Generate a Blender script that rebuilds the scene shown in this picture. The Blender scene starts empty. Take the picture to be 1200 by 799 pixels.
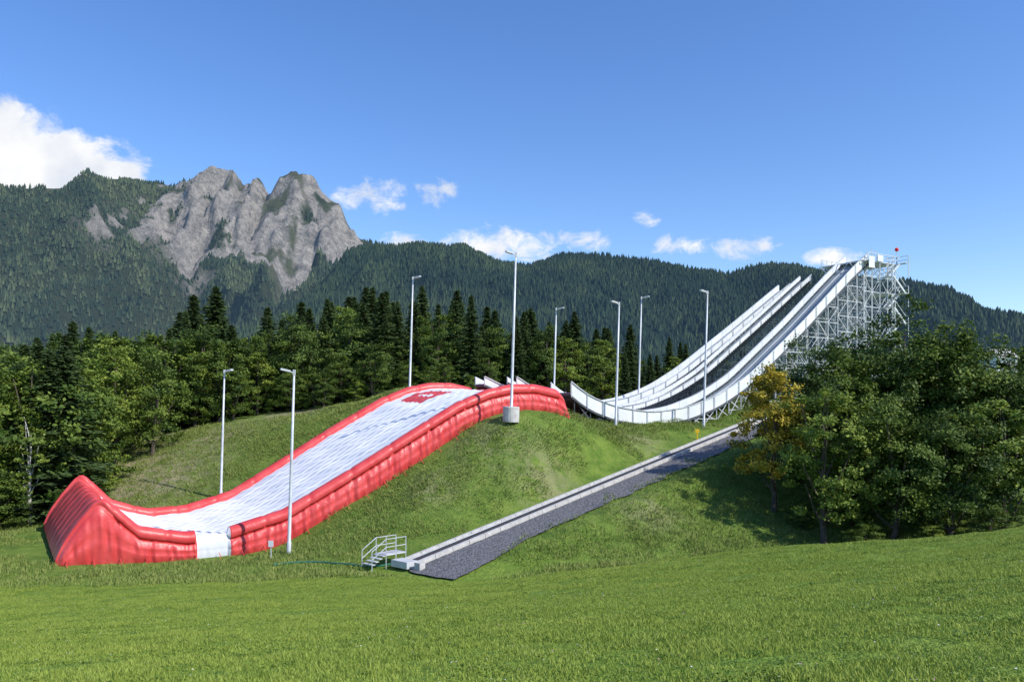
import bpy, math, random
import numpy as np
from mathutils import Vector, Matrix
random.seed(7); rng=np.random.default_rng(11)
scene=bpy.context.scene
COL=scene.collection
# ------------------------------------------------------------------ helpers
def fast_mesh(name,V,F,smooth=False,mats=(),midx=None,attrs=None):
    V=np.asarray(V,dtype=np.float32); F=np.asarray(F,dtype=np.int32)
    me=bpy.data.meshes.new(name)
    me.vertices.add(len(V)); me.vertices.foreach_set('co',V.ravel())
    k=F.shape[1]; n=F.shape[0]
    me.loops.add(n*k); me.loops.foreach_set('vertex_index',F.ravel())
    me.polygons.add(n); me.polygons.foreach_set('loop_start',np.arange(n,dtype=np.int32)*k)
    for m in mats: me.materials.append(m)
    if midx is not None: me.polygons.foreach_set('material_index',np.asarray(midx,dtype=np.int32))
    me.polygons.foreach_set('use_smooth',np.full(n,smooth,dtype=bool))
    if attrs:
        for an,av in attrs.items():
            a=me.attributes.new(an,'FLOAT','POINT'); a.data.foreach_set('value',np.asarray(av,dtype=np.float32))
    me.update(calc_edges=True)
    return me
def obj(name,me,parent=None,loc=None):
    o=bpy.data.objects.new(name,me); COL.objects.link(o)
    if parent: o.parent=parent
    if loc is not None: o.location=loc
    return o
def empty(name,loc=(0,0,0)):
    o=bpy.data.objects.new(name,None); COL.objects.link(o); o.location=loc; o.empty_display_size=0.5
    return o
def vn(x,y,seed=0):
    x=np.asarray(x,dtype=np.float64); y=np.asarray(y,dtype=np.float64)
    xi=np.floor(x).astype(np.int64); yi=np.floor(y).astype(np.int64)
    fx=x-xi; fy=y-yi; ux=fx*fx*(3-2*fx); uy=fy*fy*(3-2*fy)
    def h(a,b):
        n=(a*374761393+b*668265263+seed*974634777)&0xffffffff
        n=((n^(n>>13))*1274126177)&0xffffffff
        n=n^(n>>16)
        return (n&0xffff)/65535.0
    return (h(xi,yi)*(1-ux)+h(xi+1,yi)*ux)*(1-uy)+(h(xi,yi+1)*(1-ux)+h(xi+1,yi+1)*ux)*uy
def fbm(x,y,o=5,seed=0):
    s=0;a=.5;t=0
    for i in range(o):
        s=s+a*vn(x*2**i+i*17.3,y*2**i+i*9.1,seed+i); t+=a; a*=.5
    return s/t
def ridged(x,y,o=5,seed=0):
    s=0;a=.5;t=0
    for i in range(o):
        s=s+a*(1-np.abs(2*vn(x*2**i+i*17.3,y*2**i+i*9.1,seed+i)-1)); t+=a; a*=.5
    return s/t
def sstep(a,b,x):
    t=np.clip((np.asarray(x,dtype=float)-a)/(b-a),0,1); return t*t*(3-2*t)
def sint(xs,zs,w):
    g=np.linspace(xs[0]-5,xs[-1]+5,1200); dz=g[1]-g[0]
    xs=np.array(xs,float); zs=np.array(zs,float)
    v=np.interp(g,xs,zs)
    v=np.where(g<xs[0],zs[0]+(g-xs[0])*(zs[1]-zs[0])/(xs[1]-xs[0]),v)
    v=np.where(g>xs[-1],zs[-1]+(g-xs[-1])*(zs[-1]-zs[-2])/(xs[-1]-xs[-2]),v)
    k=max(1,int(w/dz)); pad=np.pad(v,(k,k),mode='edge')
    v2=np.convolve(pad,np.ones(2*k+1)/(2*k+1),mode='valid')
    v2[:k]=v[:k]; v2[-k:]=v[-k:]
    return lambda s: np.interp(s,g,v2)
# ------------------------------------------------------------------ materials
def mat(name,col,rough=.7,metal=0,spec=.3,noise=None,bump=None,attr=None,trans=0,haze_emis=None,det=3):
    m=bpy.data.materials.new(name); m.use_nodes=True; nt=m.node_tree; N=nt.nodes; L=nt.links
    b=N['Principled BSDF']; b.inputs['Roughness'].default_value=rough; b.inputs['Metallic'].default_value=metal
    b.inputs['Specular IOR Level'].default_value=spec
    b.inputs['Base Color'].default_value=(*col,1)
    src=None
    tc=N.new('ShaderNodeNewGeometry')
    if noise:
        nz=N.new('ShaderNodeTexNoise'); nz.inputs['Scale'].default_value=noise[0]; nz.inputs['Detail'].default_value=det
        L.new(tc.outputs['Position'],nz.inputs['Vector'])
        r=N.new('ShaderNodeMapRange'); r.inputs[1].default_value=noise[2]; r.inputs[2].default_value=noise[3]
        L.new(nz.outputs['Fac'],r.inputs[0])
        mx=N.new('ShaderNodeMix'); mx.data_type='RGBA'; mx.inputs[6].default_value=(*col,1); mx.inputs[7].default_value=(*noise[1],1)
        L.new(r.outputs[0],mx.inputs[0]); src=mx.outputs[2]
    if attr:
        at=N.new('ShaderNodeAttribute'); at.attribute_name=attr[0]
        mx=N.new('ShaderNodeMix'); mx.data_type='RGBA'; mx.inputs[7].default_value=(*attr[1],1)
        if src: L.new(src,mx.inputs[6])
        else: mx.inputs[6].default_value=(*col,1)
        L.new(at.outputs['Fac'],mx.inputs[0]); src=mx.outputs[2]
    if src: L.new(src,b.inputs['Base Color'])
    if bump:
        nz=N.new('ShaderNodeTexNoise'); nz.inputs['Scale'].default_value=bump[0]; nz.inputs['Detail'].default_value=3
        L.new(tc.outputs['Position'],nz.inputs['Vector'])
        bp=N.new('ShaderNodeBump'); bp.inputs['Strength'].default_value=bump[1]; bp.inputs['Distance'].default_value=bump[2]
        L.new(nz.outputs['Fac'],bp.inputs['Height']); L.new(bp.outputs[0],b.inputs['Normal'])
    if haze_emis:
        b.inputs['Emission Color'].default_value=(*haze_emis[:3],1); b.inputs['Emission Strength'].default_value=haze_emis[3]
        m.cycles.emission_sampling='NONE'
    if trans:
        t=N.new('ShaderNodeBsdfTranslucent'); ms=N.new('ShaderNodeMixShader'); ms.inputs[0].default_value=trans
        if src: L.new(src,t.inputs[0])
        else: t.inputs[0].default_value=(*col,1)
        L.new(b.outputs[0],ms.inputs[1]); L.new(t.outputs[0],ms.inputs[2])
        L.new(ms.outputs[0],N['Material Output'].inputs[0])
    return m
M_red=mat('red_pvc',(.58,.050,.052),.40,spec=.4,noise=(.9,(.66,.090,.088),.35,.7),bump=(2.2,.4,.08))
M_wpanel=mat('white_panel',(.74,.77,.78),.45,noise=(.5,(.60,.64,.66),.4,.7))
M_track=mat('ramp_track',(.25,.29,.32),.5,noise=(.8,(.19,.24,.27),.35,.7))
M_steel=mat('galvanised_steel',(.60,.63,.65),.45,metal=.15,noise=(2,(.48,.51,.53),.4,.7))
M_dark=mat('dark_truss',(.085,.095,.105),.5,metal=.2)
M_conc=mat('concrete',(.56,.55,.52),.85,noise=(3,(.42,.41,.39),.35,.7),bump=(14,.3,.02))
M_gravel=mat('gravel',(.21,.21,.22),.95,noise=(5,(.10,.10,.105),.35,.65),bump=(9,1,.15))
M_belt=mat('belt_rubber',(.05,.05,.055),.8)
M_lamp=mat('lamp_glass',(.75,.77,.8),.25)
M_rball=mat('signal_red',(.7,.03,.02),.5)
M_yel=mat('yellow_paint',(.75,.5,.03),.5)
M_bark=mat('bark',(.12,.095,.07),.9,noise=(3,(.07,.06,.05),.35,.7))
M_birch=mat('birch_bark',(.5,.48,.44),.8,noise=(3,(.15,.14,.12),.5,.62))
M_leaf=mat('leaf_green',(.045,.090,.014),.6,spec=.25,attr=('v',(.175,.24,.036)),trans=.22)
M_leafd=mat('leaf_dark_green',(.034,.070,.013),.6,spec=.25,attr=('v',(.140,.205,.032)),trans=.2)
M_leafy=mat('leaf_autumn',(.20,.19,.028),.6,spec=.25,attr=('v',(.58,.45,.05)),trans=.25)
M_leafl=mat('leaf_light_green',(.10,.165,.024),.6,spec=.25,attr=('v',(.28,.35,.055)),trans=.25)
M_spruce=mat('spruce_needles',(.020,.042,.016),.7,spec=.2,attr=('v',(.068,.108,.030)))
M_mtree=mat('mountain_trees',(.020,.036,.020),.8,spec=.1,attr=('v',(.085,.105,.048)),haze_emis=(.14,.25,.42,.15))  # faint blue glow put in as aerial haze over distant trees
M_mtree2=mat('hill_trees',(.014,.030,.016),.8,spec=.1,attr=('v',(.052,.074,.028)),haze_emis=(.12,.23,.42,.13))  # same constant blue glow as haze on the nearer hill
# ------------------------------------------------------------------ layout frame of the jump (s along, t across)
O=np.array([-29.8,52.0]); A=np.array([.841,.541]); B=np.array([-.541,.841])
def P(s,t,z): 
    q=O+s*A+t*B; return (q[0],q[1],z)
cs=np.array([-6.4,50.0]); ce=np.array([27.0,86.6]); Lc=np.linalg.norm(ce-cs); dc=(ce-cs)/Lc; rc=np.array([dc[1],-dc[0]])
ZC=lambda d: -9.75+(d/Lc)*8.65
# ------------------------------------------------------------------ terrain
ctl=[(0,0,-1.7),(0,-25,1.8),(-25,-20,1),(25,-20,4),(0,10,-3.45),(-7,10,-3.65),(7,10,-2.95),(0,20,-5.2),(-13,20,-5.9),(13,20,-4.0),
(0,30,-6.9),(-20,30,-7.9),(16,28,-4.9),(24,36,-5.3),(12.2,38,-6.6),(4.8,42,-8.4),(-6,44,-9.3),(-20,42,-9.6),(-36,45,-10.2),(30,33,-3.6),(40,30,-1.5),
(22,46,-9.2),(30,47,-8.7),(13,48,-9.6),(24,58,-9.8),(33,60,-9.2),(44,50,-6.5),(45,62,-8),(55,45,-3),
(8,53,-9.0),(14,57,-8.5),(-15,55,-10.0),(20,64,-7.4),(25,71,-5.0),(31,80,-3.0),(32,72,-5.6),(40,88,-2.5),(60,80,-4),
(3.5,66,-4.0),(9,73,-2.4),(0,67.5,-.85),(5,70.5,-1.1),(10.5,80,-1.6),(18,84,-1.5),(20,89,-1.4),(28,93,.6),(45,108,2.5),(55,117,3.0),(14,90,-1.0),(4,86,.3),(35,110,2),(20,105,1),
(-27,76,-8.3),(-30,82,-5.9),(-25,88,-2),(-18,92,.6),(-36,95,-2),(-42,85,-6.5),(-38,78,-8.8),(-45,100,-3),(-27,100,0),(-11.2,87,2.0),(0,95,1.5),
(-41,68,-10.3),(-50,72,-10.8),(-45,58,-10.6),(-30,48,-10.2),(-60,60,-12),(-80,90,-10),(-60,110,-5),(0,120,1),(60,140,3),(-60,140,-4),(0,145,1),(80,110,0),(80,60,-4),(-80,40,-11),(-60,10,-7),(60,0,2)]
for d in np.linspace(0,Lc,10):
    for o_ in (-1.2,1.0,5.0):
        q=cs+dc*d+rc*o_; ctl.append((q[0],q[1],float(ZC(d))-.05-(.25 if o_==5 else 0)))
def base(s,t,z): q=P(s,t,z); ctl.append(q)
for s,z in [(0,-10.2),(5,-10.4),(10,-10.6),(14,-10.3),(20,-7.6),(25,-5.0),(30,-2.1),(35,-.3),(42,-1.0)]: base(s,-.5,z)
for s,z in [(0,-10.1),(10,-9.9),(15,-8.9),(20,-6.3),(25,-3.4),(30,-.8),(35,.6),(42,.6)]: base(s,17.8,z)
for s,z in [(4,-10.4),(12,-10.3),(20,-7.2),(28,-3.2),(35,-.2),(42,-.3)]: base(s,8.5,z)
C=np.array(ctl,float); n=len(C)
def Uk(r2): return np.where(r2>1e-9,r2*np.log(r2+1e-12),0)
d2=((C[:,None,:2]-C[None,:,:2])**2).sum(-1)
K=Uk(d2)+np.eye(n)*3.0
Pm=np.c_[np.ones(n),C[:,:2]]
Am=np.block([[K,Pm],[Pm.T,np.zeros((3,3))]])
W=np.linalg.solve(Am,np.r_[C[:,2],0,0,0])
def hgt(x,y):
    x=np.asarray(x,float); y=np.asarray(y,float); sh=x.shape; x=x.ravel(); y=y.ravel(); out=np.empty(len(x))
    for i in range(0,len(x),20000):
        a=x[i:i+20000]; b=y[i:i+20000]
        r=(a[:,None]-C[None,:,0])**2+(b[:,None]-C[None,:,1])**2
        z=Uk(r)@W[:n]+W[n]+W[n+1]*a+W[n+2]*b
        dd=np.sqrt((a*.9)**2+(b-60)**2); w=1-sstep(85,170,dd)
        far=-9+6*(fbm(a/120,b/120,3,5)-.5)-sstep(200,1000,dd)*50
        z=np.where(w>0,np.clip(z,-16,8)*w+far*(1-w),far)
        u=(a-cs[0])*dc[0]+(b-cs[1])*dc[1]; v=(a-cs[0])*rc[0]+(b-cs[1])*rc[1]
        nearc=(1-sstep(3.2,5.5,np.abs(v-1.9)))*sstep(-4,-1,u)*(1-sstep(Lc,Lc+3,u))
        z+= ((fbm(a/3.1,b/3.1,3,2)-.5)*.36*sstep(40,62,b)+(fbm(a/1.7,b/1.7,2,3)-.5)*.08)*(1-nearc)
        z=z*(1-nearc)+(ZC(np.clip(u,-4,Lc+3))-.05)*nearc
        out[i:i+20000]=z
    return out.reshape(sh)
H=lambda x,y: float(hgt(np.array([x]),np.array([y]))[0])
gx=np.r_[-6000,-4000,-2500,-1500,-900,-600,-400,-280,-200,-150,-120,-100,-88,np.arange(-80,80.1,.7),88,100,120,150,200,280,400,600,900,1500,2500,4000,6000]
gy=np.r_[-900,-400,-200,-100,-60,-40,-25,-15,-8,np.arange(-3,135,.7),140,150,165,185,210,250,300,400,550,800,1200,2000,3500,6000]
GX,GY=np.meshgrid(gx,gy,indexing='ij'); GZ=hgt(GX,GY)
nx,ny=GX.shape
idx=np.arange(nx*ny).reshape(nx,ny)
F=np.stack([idx[:-1,:-1],idx[1:,:-1],idx[1:,1:],idx[:-1,1:]],-1).reshape(-1,4)
dirt=np.zeros_like(GX)
for (cx,cy,r) in [(-41,86,7),(-37,82,6),(-33,91,4),(-26,95,4),(-43,92,6),(-38,79,4),(3,64,3),(10,58,2.5),(-6,62,2),(12,77,3),(-2,66,2.5)]:
    dirt=np.maximum(dirt,np.exp(-((GX-cx)**2+(GY-cy)**2)/r**2)*(1 if cx<-20 else .4))
rough=sstep(46,56,GY+.12*np.abs(GX)+0*GX)
gm=bpy.data.materials.new('meadow_ground'); gm.use_nodes=True; nt=gm.node_tree; N=nt.nodes; L=nt.links; b=N['Principled BSDF']
b.inputs['Roughness'].default_value=.95; b.inputs['Specular IOR Level'].default_value=.1
geo=N.new('ShaderNodeNewGeometry')
def nz(scale,det=6,rough_=.6):
    t=N.new('ShaderNodeTexNoise'); t.inputs['Scale'].default_value=scale; t.inputs['Detail'].default_value=det; t.inputs['Roughness'].default_value=rough_
    L.new(geo.outputs['Position'],t.inputs['Vector']); return t.outputs['Fac']
def mr(s,a,c_,d=0,e=1):
    r=N.new('ShaderNodeMapRange'); r.inputs[1].default_value=a; r.inputs[2].default_value=c_; r.inputs[3].default_value=d; r.inputs[4].default_value=e
    L.new(s,r.inputs[0]); return r.outputs[0]
def mixc(f,c1,c2):
    m=N.new('ShaderNodeMix'); m.data_type='RGBA'
    L.new(f,m.inputs[0])
    for i,c_ in ((6,c1),(7,c2)):
        if isinstance(c_,tuple): m.inputs[i].default_value=(*c_,1)
        else: L.new(c_,m.inputs[i])
    return m.outputs[2]
def attrn(nm):
    a=N.new('ShaderNodeAttribute'); a.attribute_name=nm; return a.outputs['Fac']
c1=mixc(mr(nz(.25,3),.35,.65),(.15,.245,.032),(.22,.31,.050))
c2=mixc(mr(nz(2.2,5,.75),.4,.7),c1,(.10,.17,.028))
c3=mixc(mr(nz(.5,7,.8),.38,.60),(.080,.150,.024),(.17,.245,.045))
c3=mixc(mr(nz(1.7,4,.8),.56,.78),c3,(.25,.25,.09))
cc=mixc(attrn('rough'),c2,c3)
mm=N.new('ShaderNodeMath'); mm.operation='MULTIPLY'; L.new(attrn('dirt'),mm.inputs[0]); L.new(mr(nz(.8,5,.7),.40,.54),mm.inputs[1])
cc=mixc(mm.outputs[0],cc,(.38,.31,.22))
L.new(cc,b.inputs['Base Color'])
bp=N.new('ShaderNodeBump'); bp.inputs['Strength'].default_value=.9; bp.inputs['Distance'].default_value=.18
L.new(nz(5,3,.75),bp.inputs['Height']); L.new(bp.outputs[0],b.inputs['Normal'])
me=fast_mesh('ground',np.stack([GX,GY,GZ],-1).reshape(-1,3),F,True,[gm],attrs={'dirt':dirt.ravel(),'rough':rough.ravel()})
obj('ground',me)
# ------------------------------------------------------------------ mountains
def mountain(name,xt,zt,D,y0,z0,xr,step,rockfn,material,treemat,ntree,tsize,seed,cliff,mth_):
    def hh(x,y):
        Hh=np.interp(x,xt,zt)
        f=np.clip((y-y0)/(D-y0),0,1)
        rk=rockfn(x)
        g=f**1.08
        g2=.72*f**1.2+.28*sstep(.78,.985,f+.11*(fbm(x/110,y*0,3,seed+31)-.5))
        g=g*(1-rk)+g2*rk
        back=np.clip((y-D)/600,0,1)
        sc=np.clip(Hh/500,.12,1.2)
        z=z0+(Hh-z0)*g-back*Hh*.6
        amp=np.sin(np.pi*np.clip(f,0,1))**.7*sc
        gul=1-np.abs(2*fbm(x/420+.5*fbm(y/500,x/400,2,seed+9),y/1500,3,seed)-1)
        z+= (gul-.78)*430*amp*cliff
        z+= (ridged(x/190+.6*fbm(y/220,x/300,2,seed+2),y/380,5,seed+3)-.64)*230*amp*cliff
        rd=ridged(x/95+.7*fbm(y/80,x/80,3,seed+20),y/170,6,seed+6)
        band=np.sin(f*62+6*fbm(x/200,y/200,3,seed+14))
        z+= rk*(rd-.66)*190*sstep(.62,.82,f)*(1-.62*sstep(.95,1,f))+rk*band*11*sstep(.6,.75,f)
        z+= (fbm(x/38,y/300,4,seed+8)-.55)*(36*rk+7)*cliff*sstep(.92,1,f)
        return z,f,rk
    xs=np.arange(xr[0],xr[1],step); ys=np.r_[np.arange(y0,D+40,step),D+100,D+250,D+600]
    X,Y=np.meshgrid(xs,ys,indexing='ij'); Z,f,rk=hh(X,Y)
    a,c_=X.shape; id_=np.arange(a*c_).reshape(a,c_)
    F=np.stack([id_[:-1,:-1],id_[1:,:-1],id_[1:,1:],id_[:-1,1:]],-1).reshape(-1,4)
    dzx=np.gradient(Z,step,axis=0); dzy=np.gradient(Z,axis=1)/step
    slope=np.clip(np.hypot(dzx,dzy),0,1.7)
    veg=fbm(X/60+2*fbm(X/140,Y/140,2,seed+70),Y/70,5,seed+5)
    rk2=rk*1.0
    rock=sstep(.02,.35,rk2)*sstep(.62,.74,f+.40*(fbm(X/190,Y/170,4,seed+4)-.5))*sstep(.30,.58,.42*slope+3.1*(veg-.485)+.25*(rk2-.8))
    mead=np.maximum(sstep(mth_,mth_+.06,fbm(X/210,Y/330,4,seed+12))*sstep(.35,.5,f),rk*sstep(.64,.75,f)*sstep(.44,.56,fbm(X/90,Y/120,4,seed+44)))*(1-rock)
    me=fast_mesh(name,np.stack([X,Y,Z],-1).reshape(-1,3),F,True,[material],attrs={'rock':rock.ravel(),'mead':mead.ravel()})
    o=obj(name,me)
    r=np.random.default_rng(seed+50)
    tx=r.uniform(xr[0]+step,xr[1]-step*2,ntree); ty=y0+(D+20-y0)*r.uniform(.12,1,ntree)
    i=((tx-xs[0])/step).astype(int); j=np.clip(((ty-y0)/step).astype(int),0,len(ys)-5)
    keep=(rock[i,j]<.15+.35*r.random(ntree))&(mead[i,j]<.30+.5*r.random(ntree))
    vis=np.abs(tx/ty)<.72; keep&=vis
    keep&=~((rockfn(tx)>.75)&(ty>D-110))
    tx=tx[keep];ty=ty[keep]; tz=hh(tx,ty)[0]; m=len(tx)
    h=r.uniform(.5,1.25,m)*tsize; rad=h*r.uniform(.22,.40,m)
    k=4; ang=np.linspace(0,2*np.pi,k,endpoint=False)[None]+r.uniform(0,6.28,(m,1))
    ring=np.stack([tx[:,None]+rad[:,None]*np.cos(ang),ty[:,None]+rad[:,None]*np.sin(ang),np.repeat((tz-1)[:,None],k,1)+h[:,None]*.05],-1)
    tip=np.stack([tx,ty,tz+h],-1)[:,None]
    V=np.concatenate([ring,tip],1).reshape(-1,3)
    off=(np.arange(m)*(k+1))[:,None,None]
    T=np.array([[q,(q+1)%k,k] for q in range(k)])[None]+off
    tone=np.clip(r.random(m)**1.6*.8+1.7*(fbm(tx/130,ty/130,4,77)-.48),0,1)
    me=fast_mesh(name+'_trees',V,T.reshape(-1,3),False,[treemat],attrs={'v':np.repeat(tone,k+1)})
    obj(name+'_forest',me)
    return o
def mtn_mat(name,g1,g2,rock1,rock2,haze_str,haze_col):
    global N,L,geo
    m=bpy.data.materials.new(name); m.use_nodes=True; N=m.node_tree.nodes; L=m.node_tree.links; b=N['Principled BSDF']
    geo=N.new('ShaderNodeNewGeometry'); b.inputs['Roughness'].default_value=.95; b.inputs['Specular IOR Level'].default_value=.05
    n0=nz(.012,7,.65)
    f=mixc(mr(n0,.35,.65),g1,g2)
    me_=mixc(mr(n0,.35,.65),(.075,.095,.048),(.130,.130,.075))
    c=mixc(attrn('mead'),f,me_)
    r=mixc(mr(nz(.028,8,.85),.42,.58),rock2,rock1)
    c=mixc(attrn('rock'),c,r)
    L.new(c,b.inputs['Base Color'])
    bp=N.new('ShaderNodeBump'); bp.inputs['Strength'].default_value=1; bp.inputs['Distance'].default_value=40
    L.new(nz(.03,7,.75),bp.inputs['Height']); L.new(bp.outputs[0],b.inputs['Normal'])
    b.inputs['Emission Color'].default_value=(*haze_col,1); b.inputs['Emission Strength'].default_value=haze_str  # aerial haze put into the material as constant blue emission
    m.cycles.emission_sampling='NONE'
    return m
lm=[(-400,240),(-250,225),(-100,222),(0,219),(60,219),(120,220),(150,213),(180,216),(215,220),(232,212),(243,204),(256,201),(272,206),(288,210),(300,213),(312,221),(322,224),(332,212),(345,205),(356,202),(364,208),(374,216),(385,230),(400,245),(415,269),(430,284),(470,290),(520,300),(600,340),(700,400)]
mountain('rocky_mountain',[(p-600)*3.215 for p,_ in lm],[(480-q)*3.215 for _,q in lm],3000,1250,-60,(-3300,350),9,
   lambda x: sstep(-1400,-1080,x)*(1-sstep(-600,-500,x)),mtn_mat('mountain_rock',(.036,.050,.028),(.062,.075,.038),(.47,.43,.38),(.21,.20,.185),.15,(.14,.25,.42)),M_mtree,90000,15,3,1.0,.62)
rm=[(150,470),(300,415),(360,365),(400,320),(430,294),(500,291),(545,293),(580,309),(620,314),(660,300),(700,300),(760,306),(800,314),(850,322),(890,312),(930,313),(970,324),(1060,342),(1100,358),(1150,379),(1200,397),(1300,425),(1500,460)]
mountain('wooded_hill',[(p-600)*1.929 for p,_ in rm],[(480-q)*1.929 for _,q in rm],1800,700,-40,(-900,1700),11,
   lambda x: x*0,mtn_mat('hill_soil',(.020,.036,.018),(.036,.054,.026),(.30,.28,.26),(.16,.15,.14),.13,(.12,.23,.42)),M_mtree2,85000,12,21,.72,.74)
# ------------------------------------------------------------------ generic bars / hexahedra
def bars_mesh(name,items,mats,midx=None,smooth=False):
    V=[];F=[];MI=[]
    fc=np.array([[0,1,3,2],[4,6,7,5],[0,4,5,1],[2,3,7,6],[0,2,6,4],[1,5,7,3]])
    for q,it in enumerate(items):
        p,r,w=np.array(it[0],float),np.array(it[1],float),it[2]; d=r-p; Ld=np.linalg.norm(d)
        if Ld<1e-6: continue
        d/=Ld; up=np.array([0,0,1.]) if abs(d[2])<.9 else np.array([1.,0,0])
        u=np.cross(d,up); u/=np.linalg.norm(u); v=np.cross(u,d)
        h=it[3] if len(it)>3 and it[3] else w
        k=len(V)*8
        V.append([e+u*a*w/2+v*c*h/2 for e in (p,r) for a in (-1,1) for c in (-1,1)]); F.append(fc+k)
        MI+= [it[4] if len(it)>4 else 0]*6
    return fast_mesh(name,np.array(V).reshape(-1,3),np.concatenate(F),smooth,mats,MI)
def hexa_mesh(name,items,mats):
    fc=np.array([[0,3,2,1],[4,5,6,7],[0,1,5,4],[1,2,6,5],[2,3,7,6],[3,0,4,7]])
    V=[];F=[];MI=[]
    for i,(v,mi) in enumerate(items):
        V+=list(v); F.append(fc+8*i); MI+=[mi]*6
    return fast_mesh(name,np.array(V,float),np.concatenate(F),False,mats,MI)
# ------------------------------------------------------------------ airbag
mw=bpy.data.materials.new('white_sliding_mat'); mw.use_nodes=True; N=mw.node_tree.nodes; L=mw.node_tree.links; b=N['Principled BSDF']; b.inputs['Roughness'].default_value=.55
geo=N.new('ShaderNodeNewGeometry')
def dotp(v):
    d=N.new('ShaderNodeVectorMath'); d.operation='DOT_PRODUCT'; L.new(geo.outputs['Position'],d.inputs[0]); d.inputs[1].default_value=v; return d.outputs['Value']
cx=N.new('ShaderNodeCombineXYZ'); L.new(dotp((A[0]*.08,A[1]*.08,0)),cx.inputs[0]); L.new(dotp((B[0]*1.8,B[1]*1.8,0)),cx.inputs[1])
ns=N.new('ShaderNodeTexNoise'); ns.inputs['Scale'].default_value=1; ns.inputs['Detail'].default_value=6; L.new(cx.outputs[0],ns.inputs['Vector'])
cA=mixc(mr(ns.outputs['Fac'],.38,.66),(.88,.88,.88),(.60,.63,.68))
cA=mixc(mr(nz(.5,6),.5,.8),cA,(.68,.70,.72))
L.new(cA,b.inputs['Base Color']); M_white=mw
zt=sint([0,.35,1.2,2.3,2.7,3.3,5,8,11,15,20,25,30,33,35.5,38,40.5,41.4,42.2],[-10.1,-9.2,-7.9,-6.5,-6.35,-7.0,-8.7,-9.35,-9.25,-8.2,-5.4,-2.5,.25,1.4,1.9,1.95,1.5,.9,-.9],.22)
S=np.arange(0,42.21,.12); rows=[];kinds=None
tsurf=np.arange(1.15,15.86,.10)
for s in S:
    top=float(zt(s)); q0=P(s,-.2,0); q1=P(s,17.2,0); zn=H(q0[0],q0[1])-.25; zf=H(q1[0],q1[1])-.25
    zn=min(zn,top-.02); zf=min(zf,top-.02)
    ds=abs(((s+1.7)%3.4)-1.7); seam=1-.38*math.exp(-(ds/.16)**2)
    lip=float(sstep(2.2,3.4,s)); end=1-float(sstep(40.5,42,s)); fl=max(.12,lip*end)
    tilt=lambda t:(t-8.5)/8.5*.30*float(sstep(12,25,s))+ (t/17*.5*(1-float(sstep(3,8,s))) )
    gap=1 if 8.7<s<11.0 else 0
    R=.12+.46*fl; Rn=.10 if gap else R
    row=[]; kd=[]
    nw=12
    topn=top+tilt(0)
    wr=.05*math.sin(s*7.1+1.3*math.sin(s*1.9))+.04*math.sin(s*12.7+2*math.sin(s*.8))
    for k in range(nw):
        f=k/(nw-1); hgt_w=min(1,(topn-zn)/1.5)
        bl=(.34*math.sin(math.pi*(f*.92+.04))**.8*(1-.25*math.exp(-(ds/.2)**2)) - .10*math.exp(-((f-.55)/.05)**2))*hgt_w*(0.25 if gap else 1)
        cr=wr*(math.sin(f*3.1)+.5*math.sin(f*9+s*3))*(.2 if gap else 1)
        row.append((.05-bl+cr,zn+(topn-.16-zn)*f)); kd.append(4 if gap else 0)
    rr=Rn*(.72+.28*seam)
    for k in range(11):
        a=math.radians(222-k*24.5); row.append((.40+rr*math.cos(a),topn+.16+rr*math.sin(a)*.95)); kd.append(4 if gap else 0)
    for t in tsurf:
        fl_=t/.98; rg=.13*abs(math.sin(math.pi*fl_))**.6*lip
        tuft=-.010*math.exp(-((((s+.6)%1.2)-.6)/.07)**2)
        cre=-.20*math.exp(-((((t+1)%2)-1)/.12)**2)*(1-lip)
        wob=(.05*math.sin(s*2.6+t*.7)*math.sin(t*.9+s*.4)+.025*math.sin(s*6.1+t*2.3))
        wz=top+tilt(t)+rg+cre+wob+tuft-.12*math.sin(math.pi*t/17)
        row.append((t,wz)); kd.append(1)
    topf=top+tilt(17); rr=R*(.72+.28*seam)
    for k in range(11):
        a=math.radians(205-k*25); row.append((16.55+rr*math.cos(a),topf+.14+rr*math.sin(a)*.95)); kd.append(0)
    for k in range(nw-1,-1,-1):
        f=k/nw; row.append((17.1+.5*math.sin(math.pi*f)*seam,zf+(topf-zf)*f)); kd.append(0)
    rows.append([P(s,t,z) for t,z in row]); kinds=kinds or []; kinds.append(kd)
V=np.array(rows); a,c_=V.shape[:2]; id_=np.arange(a*c_).reshape(a,c_)
F=np.stack([id_[:-1,:-1],id_[1:,:-1],id_[1:,1:],id_[:-1,1:]],-1).reshape(-1,4)[:,::-1]
MI=np.zeros((a-1,c_-1),int)
off=nw+11
# red patch with faint thin white lettering lines
for i in range(a-1):
    s=S[i]
    for j in range(c_-1):
        k=kinds[i][j]
        if k==4: MI[i,j]=1
        elif k==1:
            t=tsurf[min(j-off,len(tsurf)-1)]
            w=1 if (3.9<s<36+ (t/17)*2.5) and t<15.8 else 0
            if 31<s<34.6 and 9.3<t<14.6:
                w=0
                if 32.5<s<33.1 and 10.3<t<13.6 and (int((t-10)/.3)%3!=1): w=1
            MI[i,j]=w
bag=empty('inflatable_landing_airbag')
obj('airbag_body',fast_mesh('airbag_body',V.reshape(-1,3),F,True,[M_red,M_white],MI.ravel()),bag)
it=[]
for s in np.arange(.6,41,1.6):
    q=P(s,-.25,0); z0=H(q[0],q[1]); q2=P(s,-1.0,0)
    it.append(((q[0],q[1],z0+.35),(q2[0],q2[1],H(q2[0],q2[1])),.04))
obj('anchor_straps',bars_mesh('anchor_straps',it,[M_red]),bag)
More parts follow.
